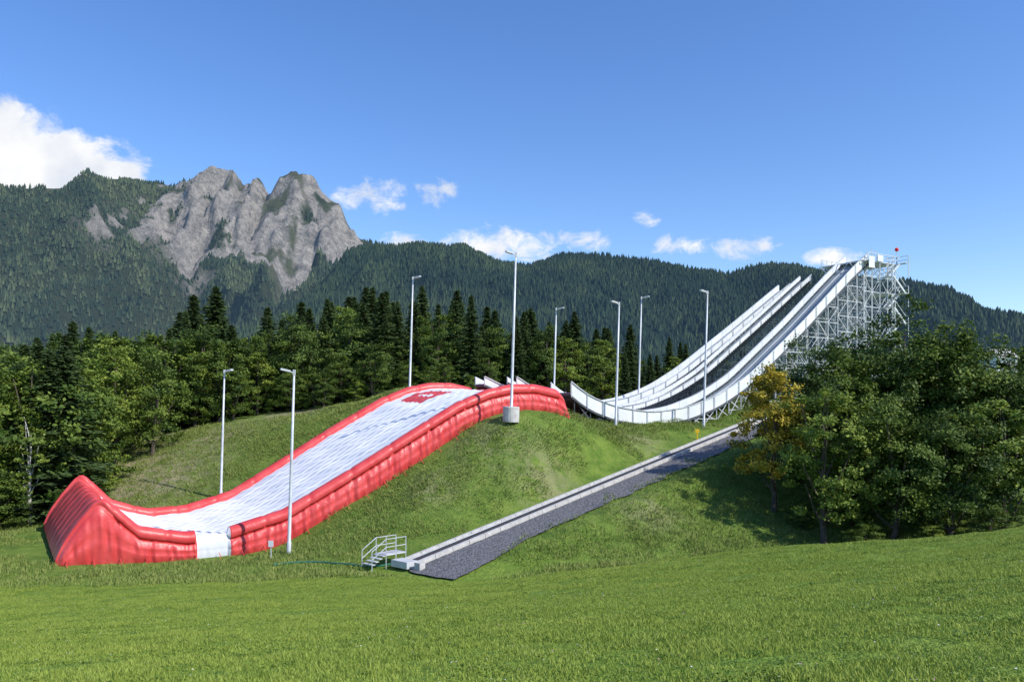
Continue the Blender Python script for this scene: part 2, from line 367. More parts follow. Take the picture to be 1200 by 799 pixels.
# ------------------------------------------------------------------ ramp
ramp=empty('ski_jump_ramp')
profA=sint([44,46,50,55,60,65,70,80,90,94,97],[2.9,1.5,.25,-.3,.25,1.7,4.1,11.1,18.7,21.3,22],1.6)
profB=sint([42,45,50,55,60,65,70,80,90,93],[3.6,2,.7,.15,.8,2.4,4.8,11.4,18.2,20.1],1.6)
profC=sint([40,43,50,55,60,65,70,80,90,92],[3.5,2.3,.95,.75,1.45,3.0,5.5,11.6,17.9,18.9],1.6)
lanes=[(profA,44.2,93,3.0,6.2,1.35,.75,1.05),(profB,42.3,90.5,9.9,11.5,.95,.45,.75),(profC,40,89.5,12.6,14.3,.80,.75,.75)]
panels=[];deck=[];steel=[];dk=[]
def hx(s0,s1,t0,t1,za0,zb0,za1,zb1):
    return [P(s0,t0,za0),P(s1,t0,za1),P(s1,t1,za1),P(s0,t1,za0),P(s0,t0,zb0),P(s1,t0,zb1),P(s1,t1,zb1),P(s0,t1,zb0)]
for li,(pf,s0,s1,t0,t1,hn,hf,dd_) in enumerate(lanes):
    ss=np.arange(s0,s1,1.0)
    for s in ss:
        e=min(s+1.0,s1); z0=float(pf(s)); z1=float(pf(e))
        deck.append((hx(s,e,t0,t1,z0-dd_-.1,z0-dd_,z1-dd_-.1,z1-dd_),0))
        deck.append((hx(s,e,t0,t1,z0-dd_-.30,z0-dd_-.11,z1-dd_-.30,z1-dd_-.11),2))
        for a_ in (t0+.8,t1-.86): deck.append((hx(s,e,a_,a_+.06,z0-dd_+.003,z0-dd_+.08,z1-dd_+.003,z1-dd_+.08),1))
    for s in np.arange(s0,s1,2.0):
        for q in (0,1):
            a_=s+q; e=min(a_+1.0-(.04 if q else 0),s1)
            if e<=a_: continue
            z0=float(pf(a_)); z1=float(pf(e))
            for tt,w,h_ in ((t0-.10,.08,hn),(t1+.02,.08,hf)):
                panels.append((hx(a_,e,tt,tt+w,z0-h_,z0,z1-h_,z1),0))
        z0=float(pf(s)); 
        for tt,h_ in ((t0-.2,hn),(t1+.12,hf)): steel.append((P(s,tt,z0-h_-.2),P(s,tt,z0+.04),.07))
    for s in ss:
        e=min(s+1,s1); z0=float(pf(s)); z1=float(pf(e))
        for tt,h_ in ((t0-.16,hn),(t1+.16,hf)):
            steel.append((P(s,tt,z0+.03),P(e,tt,z1+.03),.10,.08))
            dk.append((P(s,tt,z0-h_-.12),P(e,tt,z1-h_-.12),.12,.20))
obj('side_panels',hexa_mesh('side_panels',panels,[M_wpanel]),ramp)
obj('inrun_track',hexa_mesh('inrun_track',deck,[M_track,M_wpanel,M_dark]),ramp)
for li,(pf,s0,s1,t0,t1,hn,hf,dd_) in enumerate(lanes):
    for tt in (t0,t1):
        prev=None
        for s in np.arange(s0+.5,s1+.1,2.0):
            q=P(s,tt,0); zg=H(q[0],q[1])-.2; ztp=float(pf(s))-dd_-.3
            if ztp-zg<.35: prev=None; continue
            tgt=steel if s>60 else dk
            tgt.append((P(s,tt,zg),P(s,tt,ztp),.10))
            if prev is not None:
                ps,pz,pt=prev
                zz=math.floor(min(pz,zg))+1.0; k=0
                while zz<max(ztp,pt):
                    if zz<pt: tgt.append((P(ps,tt,zz),P(s,tt,zz),.075))
                    elif zz<ztp:
                        f=(zz-pt)/(ztp-pt); tgt.append((P(ps+2*f,tt,zz),P(s,tt,zz),.075))
                    if zz+2<pt:
                        (steel if s>60 else dk).append((P(ps if k%2 else s,tt,zz),P(s if k%2 else ps,tt,zz+2),.06))
                    zz+=2.0; k+=1
                if pt-pz<2.6: tgt.append((P(ps,tt,pz),P(s,tt,ztp),.08)); tgt.append((P(ps,tt,pt),P(s,tt,zg),.08))
            prev=(s,zg,ztp)
    for s in np.arange(s0+.5,s1+.1,2.0):
        ztp=float(pf(s))-dd_-.35; q=P(s,t0,0); zg=H(q[0],q[1]); zz=ztp
        k=0
        while zz>zg+.3:
            (steel if s>60 else dk).append((P(s,t0,zz),P(s,t1,zz),.08))
            if zz-2>zg: steel.append((P(s,t0 if k%2 else t1,zz),P(s,t1 if k%2 else t0,zz-2),.05))
            zz-=2; k+=1
for s in np.arange(58,90,.36):
    za=float(profB(s))-.55; dk.append((P(s,6.6,za-.25),P(s,9.6,za),.32,.05))
    za=float(profC(s))-.75; dk.append((P(s,11.7,za),P(s,12.4,za),.32,.05))
for s in np.arange(58,90,2.0):
    for tt in (6.6,9.6): dk.append((P(s,tt,float(profB(s))-.7),P(s+2,tt,float(profB(s+2))-.7),.12,.25))
obj('scaffold',bars_mesh('scaffold',steel,[M_steel]),ramp)
obj('kicker_truss',bars_mesh('kicker_truss',dk,[M_dark]),ramp)
# tower
tower=empty('scaffold_tower',P(96.5,4,0)); tw=[]
S0=91.3
sc=[S0,S0+1.75,S0+3.5,S0+5.25,S0+7]; tc=[2.4,4.6,6.8,9.0]
ztop=21.3
q=P(96,5,0); zg=H(q[0],q[1])-1
lv=np.arange(zg,ztop+.1,2.0); ztop=lv[-1]; E=sc[-1]
for s in sc:
    for t in tc: tw.append((P(s,t,zg),P(s,t,ztop if s>92 else ztop-2),.11))
for zi,z in enumerate(lv[1:]):
    for t in tc:
        tw.append((P(sc[0],t,z),P(sc[-1],t,z),.09))
        for i in range(4):
            tw.append((P(sc[i+(zi+i)%2],t,z-2),P(sc[i+1-(zi+i)%2],t,z),.06))
    for s in sc:
        tw.append((P(s,tc[0],z),P(s,tc[-1],z),.09))
        for j in range(3):
            tw.append((P(s,tc[j+(zi+j)%2],z-2),P(s,tc[j+1-(zi+j)%2],z),.06))
for zi,z in enumerate(lv[:-1]):
    s0,s1=(E-3.0,E-.4) if zi%2==0 else (E-.4,E-3.0)
    t0=1.5 if zi%2==0 else .7
    for dt in (0,.7):
        tw.append((P(s0,t0+dt,z),P(s1,t0+dt,z+2),.07,.26))
        tw.append((P(s0,t0+dt,z+1.0),P(s1,t0+dt,z+3.0),.06))
    for k in range(8):
        f=(k+.5)/8; tw.append((P(s0+(s1-s0)*f,t0,z+2*f),P(s0+(s1-s0)*f,t0+.7,z+2*f),.26,.04))
    se=s1+(.5 if s1>s0 else -.5)
    tw.append((P(s1,1.45,z+2),P(se,1.45,z+2),1.6,.10))
    for hh_ in (.5,1.0): tw.append((P(se,.6,z+2+hh_),P(se,2.3,z+2+hh_),.06)); 
    tw.append((P(se,.6,z+.2),P(se,.6,z+3),.08))
for z in (ztop,ztop-4,ztop-8,ztop-12):
    tw.append((P(S0+.6,5.7,z+.05) if z==ztop else P(S0+3.5,5.7,z+.05),P(E+.2,5.7,z+.05),6.8,.12))
for hh_ in (.55,1.1):
    for (a_,b_) in (((S0+.6,2.3),(E+.2,2.3)),((E+.2,2.3),(E+.2,9.1)),((E+.2,9.1),(S0+.6,9.1))):
        tw.append((P(*a_,ztop+hh_),P(*b_,ztop+hh_),.07))
for s in np.arange(S0+.6,E+.3,1.1):
    for t in (2.3,9.1): tw.append((P(s,t,ztop),P(s,t,ztop+1.15),.07))
for t in np.arange(2.3,9.2,1.13): tw.append((P(E+.2,t,ztop),P(E+.2,t,ztop+1.15),.07))
for (s,t) in ((S0+2,2.6),(S0+5,4)): tw.append((P(s,t,ztop),P(s,t,ztop+2.0),.05))
def tpar(o): o.parent=tower; o.matrix_parent_inverse=Matrix.Translation(tower.location).inverted()
tpar(obj('tower_frame',bars_mesh('tower_frame',tw,[M_steel])))
pn=[]
for (s0,s1,z0,z1) in ((S0+.7,S0+1.9,-.9,.6),(S0+2.6,S0+3.8,.1,.9)): pn.append((hx(s0,s1,2.10,2.16,ztop+z0,ztop+z1,ztop+z0,ztop+z1),0))
tpar(obj('top_panels',hexa_mesh('top_panels',pn,[M_wpanel])))
bpy.ops.mesh.primitive_uv_sphere_add(segments=16,ring_count=10,radius=.26,location=P(E+.2,2.3,ztop+2.1)); o=bpy.context.object; o.name='obstruction_ball'
o.data.materials.append(M_rball); tpar(o)
tpar(obj('ball_mast',bars_mesh('ball_mast',[(P(E+.2,2.3,ztop),P(E+.2,2.3,ztop+1.9),.06)],[M_steel])))
# ------------------------------------------------------------------ lamps
def lathe(prof,k=12):
    V=[];F=[]
    for (r,z) in prof:
        for i in range(k):
            a=2*math.pi*i/k; V.append((r*math.cos(a),r*math.sin(a),z))
    for j in range(len(prof)-1):
        for i in range(k): F.append((j*k+i,j*k+(i+1)%k,(j+1)*k+(i+1)%k,(j+1)*k+i))
    return np.array(V),np.array(F)
def lamp(x,y,ztop,side=1,zbase=None,foot=False):
    zb=(H(x,y) if zbase is None else zbase)-.1; h=ztop-zb
    e=empty('street_lamp',(x,y,zb)); e.rotation_euler=(0,.03,0)
    V,F=lathe([(.16,0),(.16,.9),(.125,.95),(.11,h*.5),(.07,h-.05),(.0,h-.05)])
    obj('pole',fast_mesh('pole',V,F,True,[M_steel]),e)
    hd=[((0,0,h-.12),(-.45*side,-.2,h+.05),.07),((-.25*side,-.12,h+.0),(-.85*side,-.40,h+.13),.34,.12),((.0,0,h-.25),(.0,0,h+.12),.16)]
    obj('luminaire',bars_mesh('luminaire',hd,[M_steel]),e)
    obj('lens',bars_mesh('lens',[((-.32*side,-.155,h-.055),(-.80*side,-.375,h+.045),.26,.03)],[M_lamp]),e)
    if foot:
        V,F=lathe([(.70,0),(.70,1.25),(.65,1.32),(0,1.32)],20)
        obj('concrete_footing',fast_mesh('concrete_footing',V,F,False,[M_conc]),e)
lamp(-27.8,76,3.7,-1); lamp(-15.7,56,2.7,1); lamp(-11.2,87,14.4,-1); lamp(-.1,67.5,13.2,1,foot=True)
lamp(4.9,94,11.9,-1); lamp(10.4,80,10.7,1); lamp(15.2,96,13.5,-1); lamp(20.2,84,12.4,1)
# ------------------------------------------------------------------ conveyor + gravel strip
dd=np.arange(0,Lc+.1,1.5); zs=ZC(dd)
def Q(d,o,z): q=cs+dc*d+rc*o; return (q[0],q[1],z)
conv=empty('conveyor_lift'); it=[];bl=[]
for i in range(len(dd)-1):
    a_,e=dd[i],dd[i+1]; z0,z1=zs[i],zs[i+1]
    for off_ in (-.66,.66):
        it.append((Q(a_,off_,z0+.08),Q(e-.04,off_,z1+.08),.24,.46,0))
    bl.append((Q(a_,0,z0-.02),Q(e,0,z1-.02),1.0,.2,0))
    for off_ in (-.66,.66): it.append((Q(a_+.7,off_,z0+.38),Q(a_+.85,off_,z0+.42),.12,.12,1))
for off_ in (-.45,.45): it.append((Q(0,off_,zs[0]+.18),Q(Lc,off_,zs[-1]+.18),.06,.06,1))
obj('side_rails',bars_mesh('side_rails',it,[M_conc,M_steel]),conv); obj('belt',bars_mesh('belt',bl,[M_belt]),conv)
st=[]
z0=zs[0]
st+= [(Q(-.9,0,z0+.18),Q(0,0,z0+.18),1.5,.42,1),(Q(-.6,1.35,z0+.15),Q(-.15,1.35,z0+.15),.5,.5,0)]
for k in range(4): st.append((Q(-1.1-.28*k,-1.5,z0+.62-.15*k),Q(-1.35-.28*k,-1.5,z0+.62-.15*k),1.0,.05,1))
st.append((Q(-1.1,-1.5,z0+.65),Q(.5,-1.5,z0+.65),1.0,.08,1))
for o_ in (-2.0,-1.0):
    for d in (-2.2,-1.1,-.3,.5):
        zb=z0+(.65 if d>-1.2 else 0); st.append((Q(d,o_,z0-.2),Q(d,o_,zb+1.0),.05,.05,1))
    for hh_ in (.5,1.0): st.append((Q(-1.1,o_,z0+.65+hh_),Q(.5,o_,z0+.65+hh_),.04,.04,1)); st.append((Q(-2.2,o_,z0+hh_),Q(-1.1,o_,z0+.65+hh_),.04,.04,1))
obj('lower_station',bars_mesh('lower_station',st,[M_conc,M_steel]),conv)
us=np.linspace(-1.0,Lc+.5,200); os_=np.linspace(.85,3.8,10); V=[];
for u in us:
    for k,o_ in enumerate(os_):
        o2=o_+(.45*(vn(u*.6,3.3,4)-.5)+.18*(vn(u*1.6,1.3,4)-.5) if k==9 else 0)+(k/9)*1.0*float(1-sstep(0,8,u))
        uu=u+(.5*(vn(o_*1.5,7.7,9)-.3) if u<-.8 else 0)
        q=cs+dc*uu+rc*o2; V.append((q[0],q[1],0))
V=np.array(V,float); V[:,2]=hgt(V[:,0],V[:,1])+.10+.04*(vn(V[:,0]*3,V[:,1]*3,8)); id_=np.arange(len(V)).reshape(len(us),10)
F=np.stack([id_[:-1,:-1],id_[1:,:-1],id_[1:,1:],id_[:-1,1:]],-1).reshape(-1,4)[:,::-1]
obj('gravel_path',fast_mesh('gravel_path',V,F,True,[M_gravel]))
x,y=-16.4,54.2; z=H(x,y); e=empty('small_sign_post',(x,y,z))
obj('post_and_board',bars_mesh('post_and_board',[((0,0,-.2),(0,0,1.25),.06,.06,0),((-.17,-.04,1.05),(.17,-.04,1.05),.03,.42,1)],[M_steel,M_wpanel]),e)
x,y=18.6,80; z=H(x,y); e=empty('yellow_marker_post',(x,y,z))
obj('marker',bars_mesh('marker',[((0,0,-.1),(0,0,1.0),.12,.12,0),((-.2,-.05,.85),(.2,-.05,.85),.05,.4,0)],[M_yel]),e)
M_hose=mat('green_hose',(.05,.22,.16),.5); it=[]
pv=None
for k in range(40):
    f=k/39; x=-15.5+f*9; y=51.8+.5*math.sin(f*7)-f*1.2; p=(x,y,H(x,y)+.09)
    if pv: it.append((pv,p,.09))
    pv=p
obj('green_hose',bars_mesh('green_hose',it,[M_hose]))
bx,by=125,205; bz=H(bx,by); e=empty('white_house',(bx,by,0)); e.scale=(.42,1,1)
hs=[([(-6,-4,bz-3),(6,-4,bz-3),(6,4,bz-3),(-6,4,bz-3),(-6,-4,13.2),(6,-4,13.2),(6,4,13.2),(-6,4,13.2)],0),
    ([(-6.6,-4.6,13.2),(6.6,-4.6,13.2),(6.6,4.6,13.2),(-6.6,4.6,13.2),(-6.6,-.2,15.6),(6.6,-.2,15.6),(6.6,.2,15.6),(-6.6,.2,15.6)],1)]
for wx in (-3.5,0,3.5):
    for wz in (10.4,7): hs.append(([(wx-.9,-4.05,wz),(wx+.9,-4.05,wz),(wx+.9,-3.98,wz),(wx-.9,-3.98,wz),(wx-.9,-4.05,wz+1.4),(wx+.9,-4.05,wz+1.4),(wx+.9,-3.98,wz+1.4),(wx-.9,-3.98,wz+1.4)],2))
obj('walls_roof_windows',hexa_mesh('walls_roof_windows',hs,[M_wpanel,M_conc,M_dark]),e)
# ------------------------------------------------------------------ trees
def tube_path(pts,rads,k=6):
    V=[];F=[]
    pts=[Vector(p) for p in pts]
    for i,p in enumerate(pts):
        d=(pts[min(i+1,len(pts)-1)]-pts[max(i-1,0)]).normalized()
        u=d.cross(Vector((0.3,1,0.1))).normalized(); v=d.cross(u)
        for q in range(k):
            a=2*math.pi*q/k; V.append(tuple(p+(u*math.cos(a)+v*math.sin(a))*rads[i]))
    for i in range(len(pts)-1):
        for q in range(k): F.append((i*k+q,i*k+(q+1)%k,(i+1)*k+(q+1)%k,(i+1)*k+q))
    return V,F
def leaves(cent,size,r,nrm=None):
    m=len(cent); nn=r.normal(size=(m,3)); 
    if nrm is not None: nn=nn*.7+nrm
    nn/=np.linalg.norm(nn,axis=1)[:,None]+1e-9
    u=np.cross(nn,r.normal(size=(m,3))); u/=np.linalg.norm(u,axis=1)[:,None]+1e-9; v=np.cross(nn,u)
    s=(size*r.uniform(.6,1.3,m))[:,None]
    V=np.stack([cent-u*s*.5,cent-v*s*.32,cent+u*s*.5,cent+v*s*.32],1)
    return V.reshape(-1,3),np.arange(m*4).reshape(m,4)
def broadleaf(name,seed,h,w,leafmat,nclump=150,per=120,lsz=.26,low=.16,bark=None,nl=11,spread=1.0):
    r=np.random.default_rng(seed); Vs=[];Fs=[];M=[];at=[];off=0
    def add(V,F,mi,v):
        nonlocal off
        Vs.append(np.array(V)); Fs.append(np.array(F)+off); M.append(np.full(len(F),mi)); at.append(np.full(len(V),v) if np.isscalar(v) else v); off+=len(V)
    tr=[(0,0,-.5)];x=y=0
    for k in range(1,8): x+=r.normal()*.15; y+=r.normal()*.15; tr.append((x,y,h*.85*k/7))
    rr=[h*.019*(1-.125*k) for k in range(8)]; rr[0]*=1.35; add(*tube_path(tr,rr,8),0,0)
    cl=[]
    for q in range(nl):
        f=low+.12+(0.84-low-.12)*(q/(nl-1)); az=q*2.4+r.uniform(-.5,.5); 
        rad=w*.5*math.sin(math.pi*min(.93,(f-low)/(1-low)*.78+.17))*r.uniform(.45,.78)
        if q==nl-1: rad*=.2
        c=np.array([rad*math.cos(az),rad*math.sin(az),h*f+r.normal()*.3]); R=w*r.uniform(.16,.27)*(1.15-.45*f)
        cl.append((c,R))
        k=min(6,max(1,int(f*7*.7))); st_=np.array(tr[k]); mid=(st_+c)/2+np.array([0,0,-.3])
        add(*tube_path([st_,mid,c],[rr[k]*.55,rr[k]*.35,.03],5),0,0)
    cc=[]
    for i in range(nclump):
        c,R=cl[r.integers(nl)]
        d=r.normal(size=3); d/=np.linalg.norm(d); 
        p=c+d*R*np.array([1.15,1.15,.95])*r.uniform(.55,1.25)*spread; cc.append(p)
    for p in cc:
        sp=r.uniform(.35,.85)*w/9; npn=int(per*r.uniform(.6,1.3))
        pts=p+r.normal(size=(npn,3))*np.array([sp,sp,sp*.6])*.62
        out=pts-np.array([0,0,h*.5]); out/=np.linalg.norm(out,axis=1)[:,None]+1e-6; out[:,2]+=.5
        V,F=leaves(pts,lsz,r,out*.9)
        tone=np.clip(r.uniform(.05,.85)+r.normal(size=npn)*.18,0,1)
        add(V,F,1,np.repeat(tone,4))
    V=np.concatenate(Vs);F=np.concatenate(Fs)
    return fast_mesh(name,V,F,False,[bark or M_bark,leafmat],np.concatenate(M),{'v':np.concatenate(at)})
def spruce(name,seed,h,w):
    r=np.random.default_rng(seed); Vs=[];Fs=[];M=[];at=[];off=0
    V,F=tube_path([(0,0,-.5),(0,0,h*.5),(0,0,h)],[h*.014,h*.009,.02],6)
    Vs.append(np.array(V));Fs.append(np.array(F));M.append(np.zeros(len(F)));at.append(np.zeros(len(V)));off=len(V)
    z=h*.06; C_=[];D_=[];S_=[];T_=[]
    while z<h*.995:
        f=z/h; R=w*.5*(1-f)**.70*r.uniform(.68,1.2)+.12; nb=int(7+5*(1-f)); a0=r.uniform(0,6.28); tone=r.uniform(0,.35)
        for q in range(nb):
            a=a0+q*6.283/nb+r.normal()*.15; Rb=R*r.uniform(.55,1.2); ns=max(2,int(Rb/.28))
            dr=r.uniform(.15,.42)
            for k in range(ns):
                t=(k+.6)/ns; rad=Rb*t
                for side in (-1,0,1):
                    sp=side*.30*Rb*(1-t*.6)*.5
                    c=np.array([rad*math.cos(a)-sp*math.sin(a),rad*math.sin(a)+sp*math.cos(a),z-dr*rad+.12*rad*t-abs(side)*.1+r.normal()*.06])
                    C_.append(c); D_.append((math.cos(a+side*.6),math.sin(a+side*.6),-dr+.1)); S_.append(.35+.28*Rb/ns+.12*r.random()); T_.append(tone+.35*t+.4*r.random())
        z+=h*.021*(1.15-.5*f)
    C_=np.array(C_);D_=np.array(D_);S_=np.array(S_)[:,None]; D_/=np.linalg.norm(D_,axis=1)[:,None]
    sd=np.cross(D_,np.array([0,0,1.])+r.normal(size=D_.shape)*.35); sd/=np.linalg.norm(sd,axis=1)[:,None]
    V=np.stack([C_-D_*S_*.5,C_-sd*S_*.33+[0,0,-.08],C_+D_*S_*.75,C_+sd*S_*.33+[0,0,-.08]],1).reshape(-1,3)
    Vs.append(V);Fs.append(np.arange(len(V)).reshape(-1,4)+off);M.append(np.ones(len(C_)));at.append(np.repeat(np.clip(T_,0,1),4))
    return fast_mesh(name,np.concatenate(Vs),np.concatenate(Fs),False,[M_bark,M_spruce],np.concatenate(M),{'v':np.concatenate(at)})
BL=[broadleaf('broadleaf_a',1,14,9.5,M_leafd,200,115,nl=14),broadleaf('broadleaf_b',2,14,8.5,M_leafd,200,115,nl=14),broadleaf('broadleaf_c',3,14,9,M_leaf,200,115,nl=14)]
BY=broadleaf('broadleaf_autumn',4,13,6.5,M_leafy,120,110,low=.22,nl=11)
BG=broadleaf('broadleaf_light',5,13,6.5,M_leafl,100,100,low=.12,nl=12)
BLl=[broadleaf('broadleaf_d',6,13,8,M_leaf,130,90,.30,low=.05,nl=13),broadleaf('broadleaf_e',7,13,7,M_leafl,120,90,.30,low=.05,nl=13),broadleaf('broadleaf_f',8,13,9,M_leafd,130,90,.30,low=.04,nl=13)]
BB=broadleaf('birch',9,13,4.0,M_leafl,75,80,.24,low=.28,bark=M_birch,nl=11)
BT=broadleaf('tall_broadleaf',10,17,7.5,M_leafl,170,95,.28,low=.04,nl=16)
SP=[spruce('spruce_a',1,18,8.4),spruce('spruce_b',2,18,7.2),spruce('spruce_c',3,18,9.2),spruce('spruce_d',4,18,7.8)]
def place(name,me,x,y,ztop,h0,parent=None,rs=1.0):
    zg=H(x,y); h=max(2.5,ztop-zg); sc=h/h0
    o=obj(name,me,parent,(x,y,zg-.1)); o.scale=(sc*rs,sc*rs,sc); o.rotation_euler=(0,0,random.uniform(0,6.28)); return o
R_=[(20.7,63,4.4,BY,.95),(24.5,68,5.8,BL[0],1),(22.6,57.5,2.8,BG,1.0),(29.0,66,8.0,BL[1],1.0),(33.0,67,9.0,BL[0],1.05),(34.8,63,7.6,BL[2],1.0),(37.8,61.5,6.2,BL[1],1.0),
    (43,66,4.8,BL[0],1.0),(27.0,57,1.6,BL[2],1.0),(30.6,55.5,1.0,BL[1],1.05),(34.2,55.5,1.8,BG,1.1),(38.5,56,2.2,BG,1.2),(26.8,63,4.8,BL[2],.9),(48,60,3.5,BL[1],1),(38,70,6.5,BL[2],1),(24.5,62,3.6,BL[1],.8)]
for x,y,zt_,me,rs in R_: place('broadleaf_tree',me,x,y,zt_,14 if me in BL else 13,None,rs)
for k,(x,y) in enumerate([(24,54),(28,53),(31.5,52),(35,53),(39,52),(26,60),(22,60.5),(32,59)]):
    place('bush',BLl[k%3],x,y,H(x,y)+random.uniform(1.8,3.4),13,None,1.7)
tx=[-95,-71,-65,-59,-53,-47,-43.6,-41.3,-35.4,-30.7,-27,-22.4,-18.9,-14,-8.3,0,5.9,10.6,16.5,18.9,24.8,40,70]
tz=[9,10.5,11.6,12,12.2,12.8,16.2,17.2,16.8,16.2,15.6,18.2,16.9,17.2,17.2,15.4,15.0,12.8,12.8,10.4,9.6,8,8]
forest=empty('mixed_forest')
r=random.Random(5)
for k in range(330):
    y=100+34*r.random()**1.3; x=r.uniform(-88,26)*(y/110)
    if x>24*(y/110): continue
    top=float(np.interp(x*110/y,tx,tz))*(y/110)
    zt_=top*r.uniform(.60,1.05)-r.uniform(0,1.2)
    deci=(r.random()<.34) or (x<-46 and r.random()<.5)
    if deci: place('tree',r.choice(BLl),x,y,zt_*.88,13,forest,r.uniform(.8,1.1))
    else: place('tree',r.choice(SP),x,y,zt_,18,forest,r.uniform(.8,1.15))
for x,y,top,me in [(-52,98,9.9,0),(-47.5,94,10.6,1),(-43,97,10.5,0),(-39,101,10.4,2),(-36,98,8.8,0),(-32,100,8.0,1),(-29,103,9,0),(-25,101,8.5,2),(-21,99,7.6,0),(-17,98,7.5,2),(-13,99,6,0),(-8,98,6.6,0),(-3,100,8.4,2),(1,102,7,0),(4,108,8,1),(9,108,6.4,0),(13,110,7,2),(18,112,7.5,0),(23,112,8,1),(27,116,8,2),(30,119,7.5,0),(-56,92,8,2),(-34,97,5.4,2),(-27,98,5.4,0),(-19,97,4.5,1),(-10,96,5,0),(-5,97,4.8,1),(-50,101,10,2),(-23,97,4.6,2),(-39,98,8.2,1)]:
    place('tree',BLl[me],x,y,top+r.uniform(-.4,.8),13,forest,1.15)
for k in range(50):
    y=r.uniform(74,98); x=-(y*.643)*r.uniform(.76,1.3)
    if x>-.49*y-3.5 : x=-.49*y-3.5-r.random()*9
    top=y*r.uniform(.062,.098)
    c=r.random()
    if c<.25: place('tree',r.choice(SP),x,y,top,18,forest,1.15)
    elif c<.6: place('tree',BT,x,y,top,17,forest,1.0)
    else: place('tree',r.choice(BLl),x,y,top*.92,13,forest,1.1)
for x,y,top,me,h0,rs in [(-43.5,87,8.6,BT,17,1.0),(-39.8,88,7.8,BLl[0],13,.85),(-48,84,7.2,BL[0],14,1.0),(-51.5,80,6.2,BT,17,1.0),(-49,76,4.2,BL[2],14,.9),(-44.5,79,3.6,BG,13,.9),(-43.2,71.5,1.2,BB,13,1.0),(-41.6,74,.4,BB,13,1.0),(-47,71,-1.5,BLl[1],13,1.2),(-44.5,68,-4.8,BLl[2],13,1.6),(-50,68,-2,BLl[0],13,1.4),(-40.5,78,-4.5,BLl[1],13,1.5)]:
    place('birch_tree' if me is BB else 'broadleaf_tree',me,x,y,top,h0,None,rs)
for k in range(45):
    x=r.uniform(30,110); y=r.uniform(122,160); place('tree',r.choice(BLl+SP),x,y,r.uniform(7,10)*y/130,15,forest,1.2)
# ------------------------------------------------------------------ grass
def grass_patch(name,seed,size,nb,hmin,hmax,wd,mats,flowers=0,weeds=0):
    r=np.random.default_rng(seed)
    p=np.c_[r.uniform(-size/2,size/2,(nb,2)),np.zeros(nb)]
    cl_=vn(p[:,0]*1.6+50,p[:,1]*1.6+50,seed); 
    a=r.uniform(0,6.28,nb); hh_=r.uniform(hmin,hmax,nb)*(.6+.8*cl_); ln=r.uniform(.1,.9,nb)*hh_; la=r.uniform(0,6.28,nb)
    wv=np.c_[np.cos(a),np.sin(a),np.zeros(nb)]*(wd*r.uniform(.6,1.3,nb))[:,None]/2
    lean=np.c_[np.cos(la)*ln,np.sin(la)*ln,np.zeros(nb)]
    mid=p+lean*.35+np.c_[np.zeros((nb,2)),hh_*.6]; tip=p+lean+np.c_[np.zeros((nb,2)),hh_]
    V=np.stack([p-wv,p+wv,mid+wv*.8,mid-wv*.8,tip+wv*.15,tip-wv*.15],1).reshape(-1,3)
    o_=(np.arange(nb)*6)[:,None]
    F=np.concatenate([o_+np.array([[0,1,2,3]]),o_+np.array([[3,2,4,5]])])
    mi=np.zeros(len(F)); v=np.repeat(np.clip(r.random(nb)*.8+.4*(cl_-.4),0,1),6)
    def quads(c,s_,m_,tone,flat):
        nonlocal V,F,mi,v
        c=np.array(c); k0=len(V); n_=len(c)
        nn=np.array([0,0,1.])+r.normal(size=(n_,3))*flat; nn/=np.linalg.norm(nn,axis=1)[:,None]
        u=np.cross(nn,r.normal(size=(n_,3))); u/=np.linalg.norm(u,axis=1)[:,None]; w_=np.cross(nn,u)
        q=np.stack([c-u*s_,c-w_*s_*.6,c+u*s_,c+w_*s_*.6],1).reshape(-1,3)
        V=np.r_[V,q]; F=np.r_[F,np.arange(n_*4).reshape(-1,4)+k0]; mi=np.r_[mi,np.full(n_,m_)]; v=np.r_[v,np.full(n_*4,tone)]
    for q in range(flowers):
        quads([[r.uniform(-size/2,size/2),r.uniform(-size/2,size/2),r.uniform(hmin,hmax)]],.020,1 if r.random()<.6 else 2,0,.2)
    for q in range(weeds):
        cx_,cy_=r.uniform(-size/2,size/2,2); m_=r.integers(12,30); R=r.uniform(.06,.18)
        quads(np.c_[cx_+r.normal(size=m_)*R,cy_+r.normal(size=m_)*R,r.uniform(.015,.06,m_)],.026,3,r.uniform(0.2,.8),.45)
    return fast_mesh(name,V,F,False,mats,mi,{'v':v})
M_g=mat('grass_blades',(.15,.235,.028),.6,spec=.2,noise=(.35,(.235,.31,.046),.35,.65),attr=('v',(.35,.42,.085)),trans=.2,det=2)
M_weed=mat('clover_leaves',(.09,.165,.024),.6,spec=.25,attr=('v',(.16,.25,.036)))
M_g2=mat('rough_grass_blades',(.10,.165,.026),.7,spec=.15,noise=(.35,(.165,.225,.042),.35,.65),attr=('v',(.28,.31,.095)),det=2)
M_fw=mat('flower_white',(.75,.75,.7),.6); M_fp=mat('flower_pink',(.55,.25,.42),.6)
gmts=[M_g,M_fw,M_fp,M_weed]
GP=[grass_patch('grass_patch_a',1,2.1,2500,.02,.065,.014,gmts,14,8),grass_patch('grass_patch_b',2,2.1,2500,.03,.085,.015,gmts,3,3),grass_patch('grass_patch_c',3,2.1,2300,.02,.06,.017,gmts,6,14),grass_patch('grass_patch_d',8,2.1,2400,.03,.10,.016,gmts,1,5),grass_patch('grass_patch_e',9,2.1,2500,.02,.07,.014,gmts,4,2)]
GR=[grass_patch('rough_patch_a',4,4.3,1300,.08,.32,.04,[M_g2]),grass_patch('rough_patch_b',5,4.3,1100,.06,.24,.045,[M_g2])]
gr=empty('meadow_grass'); gh=empty('hillside_grass')
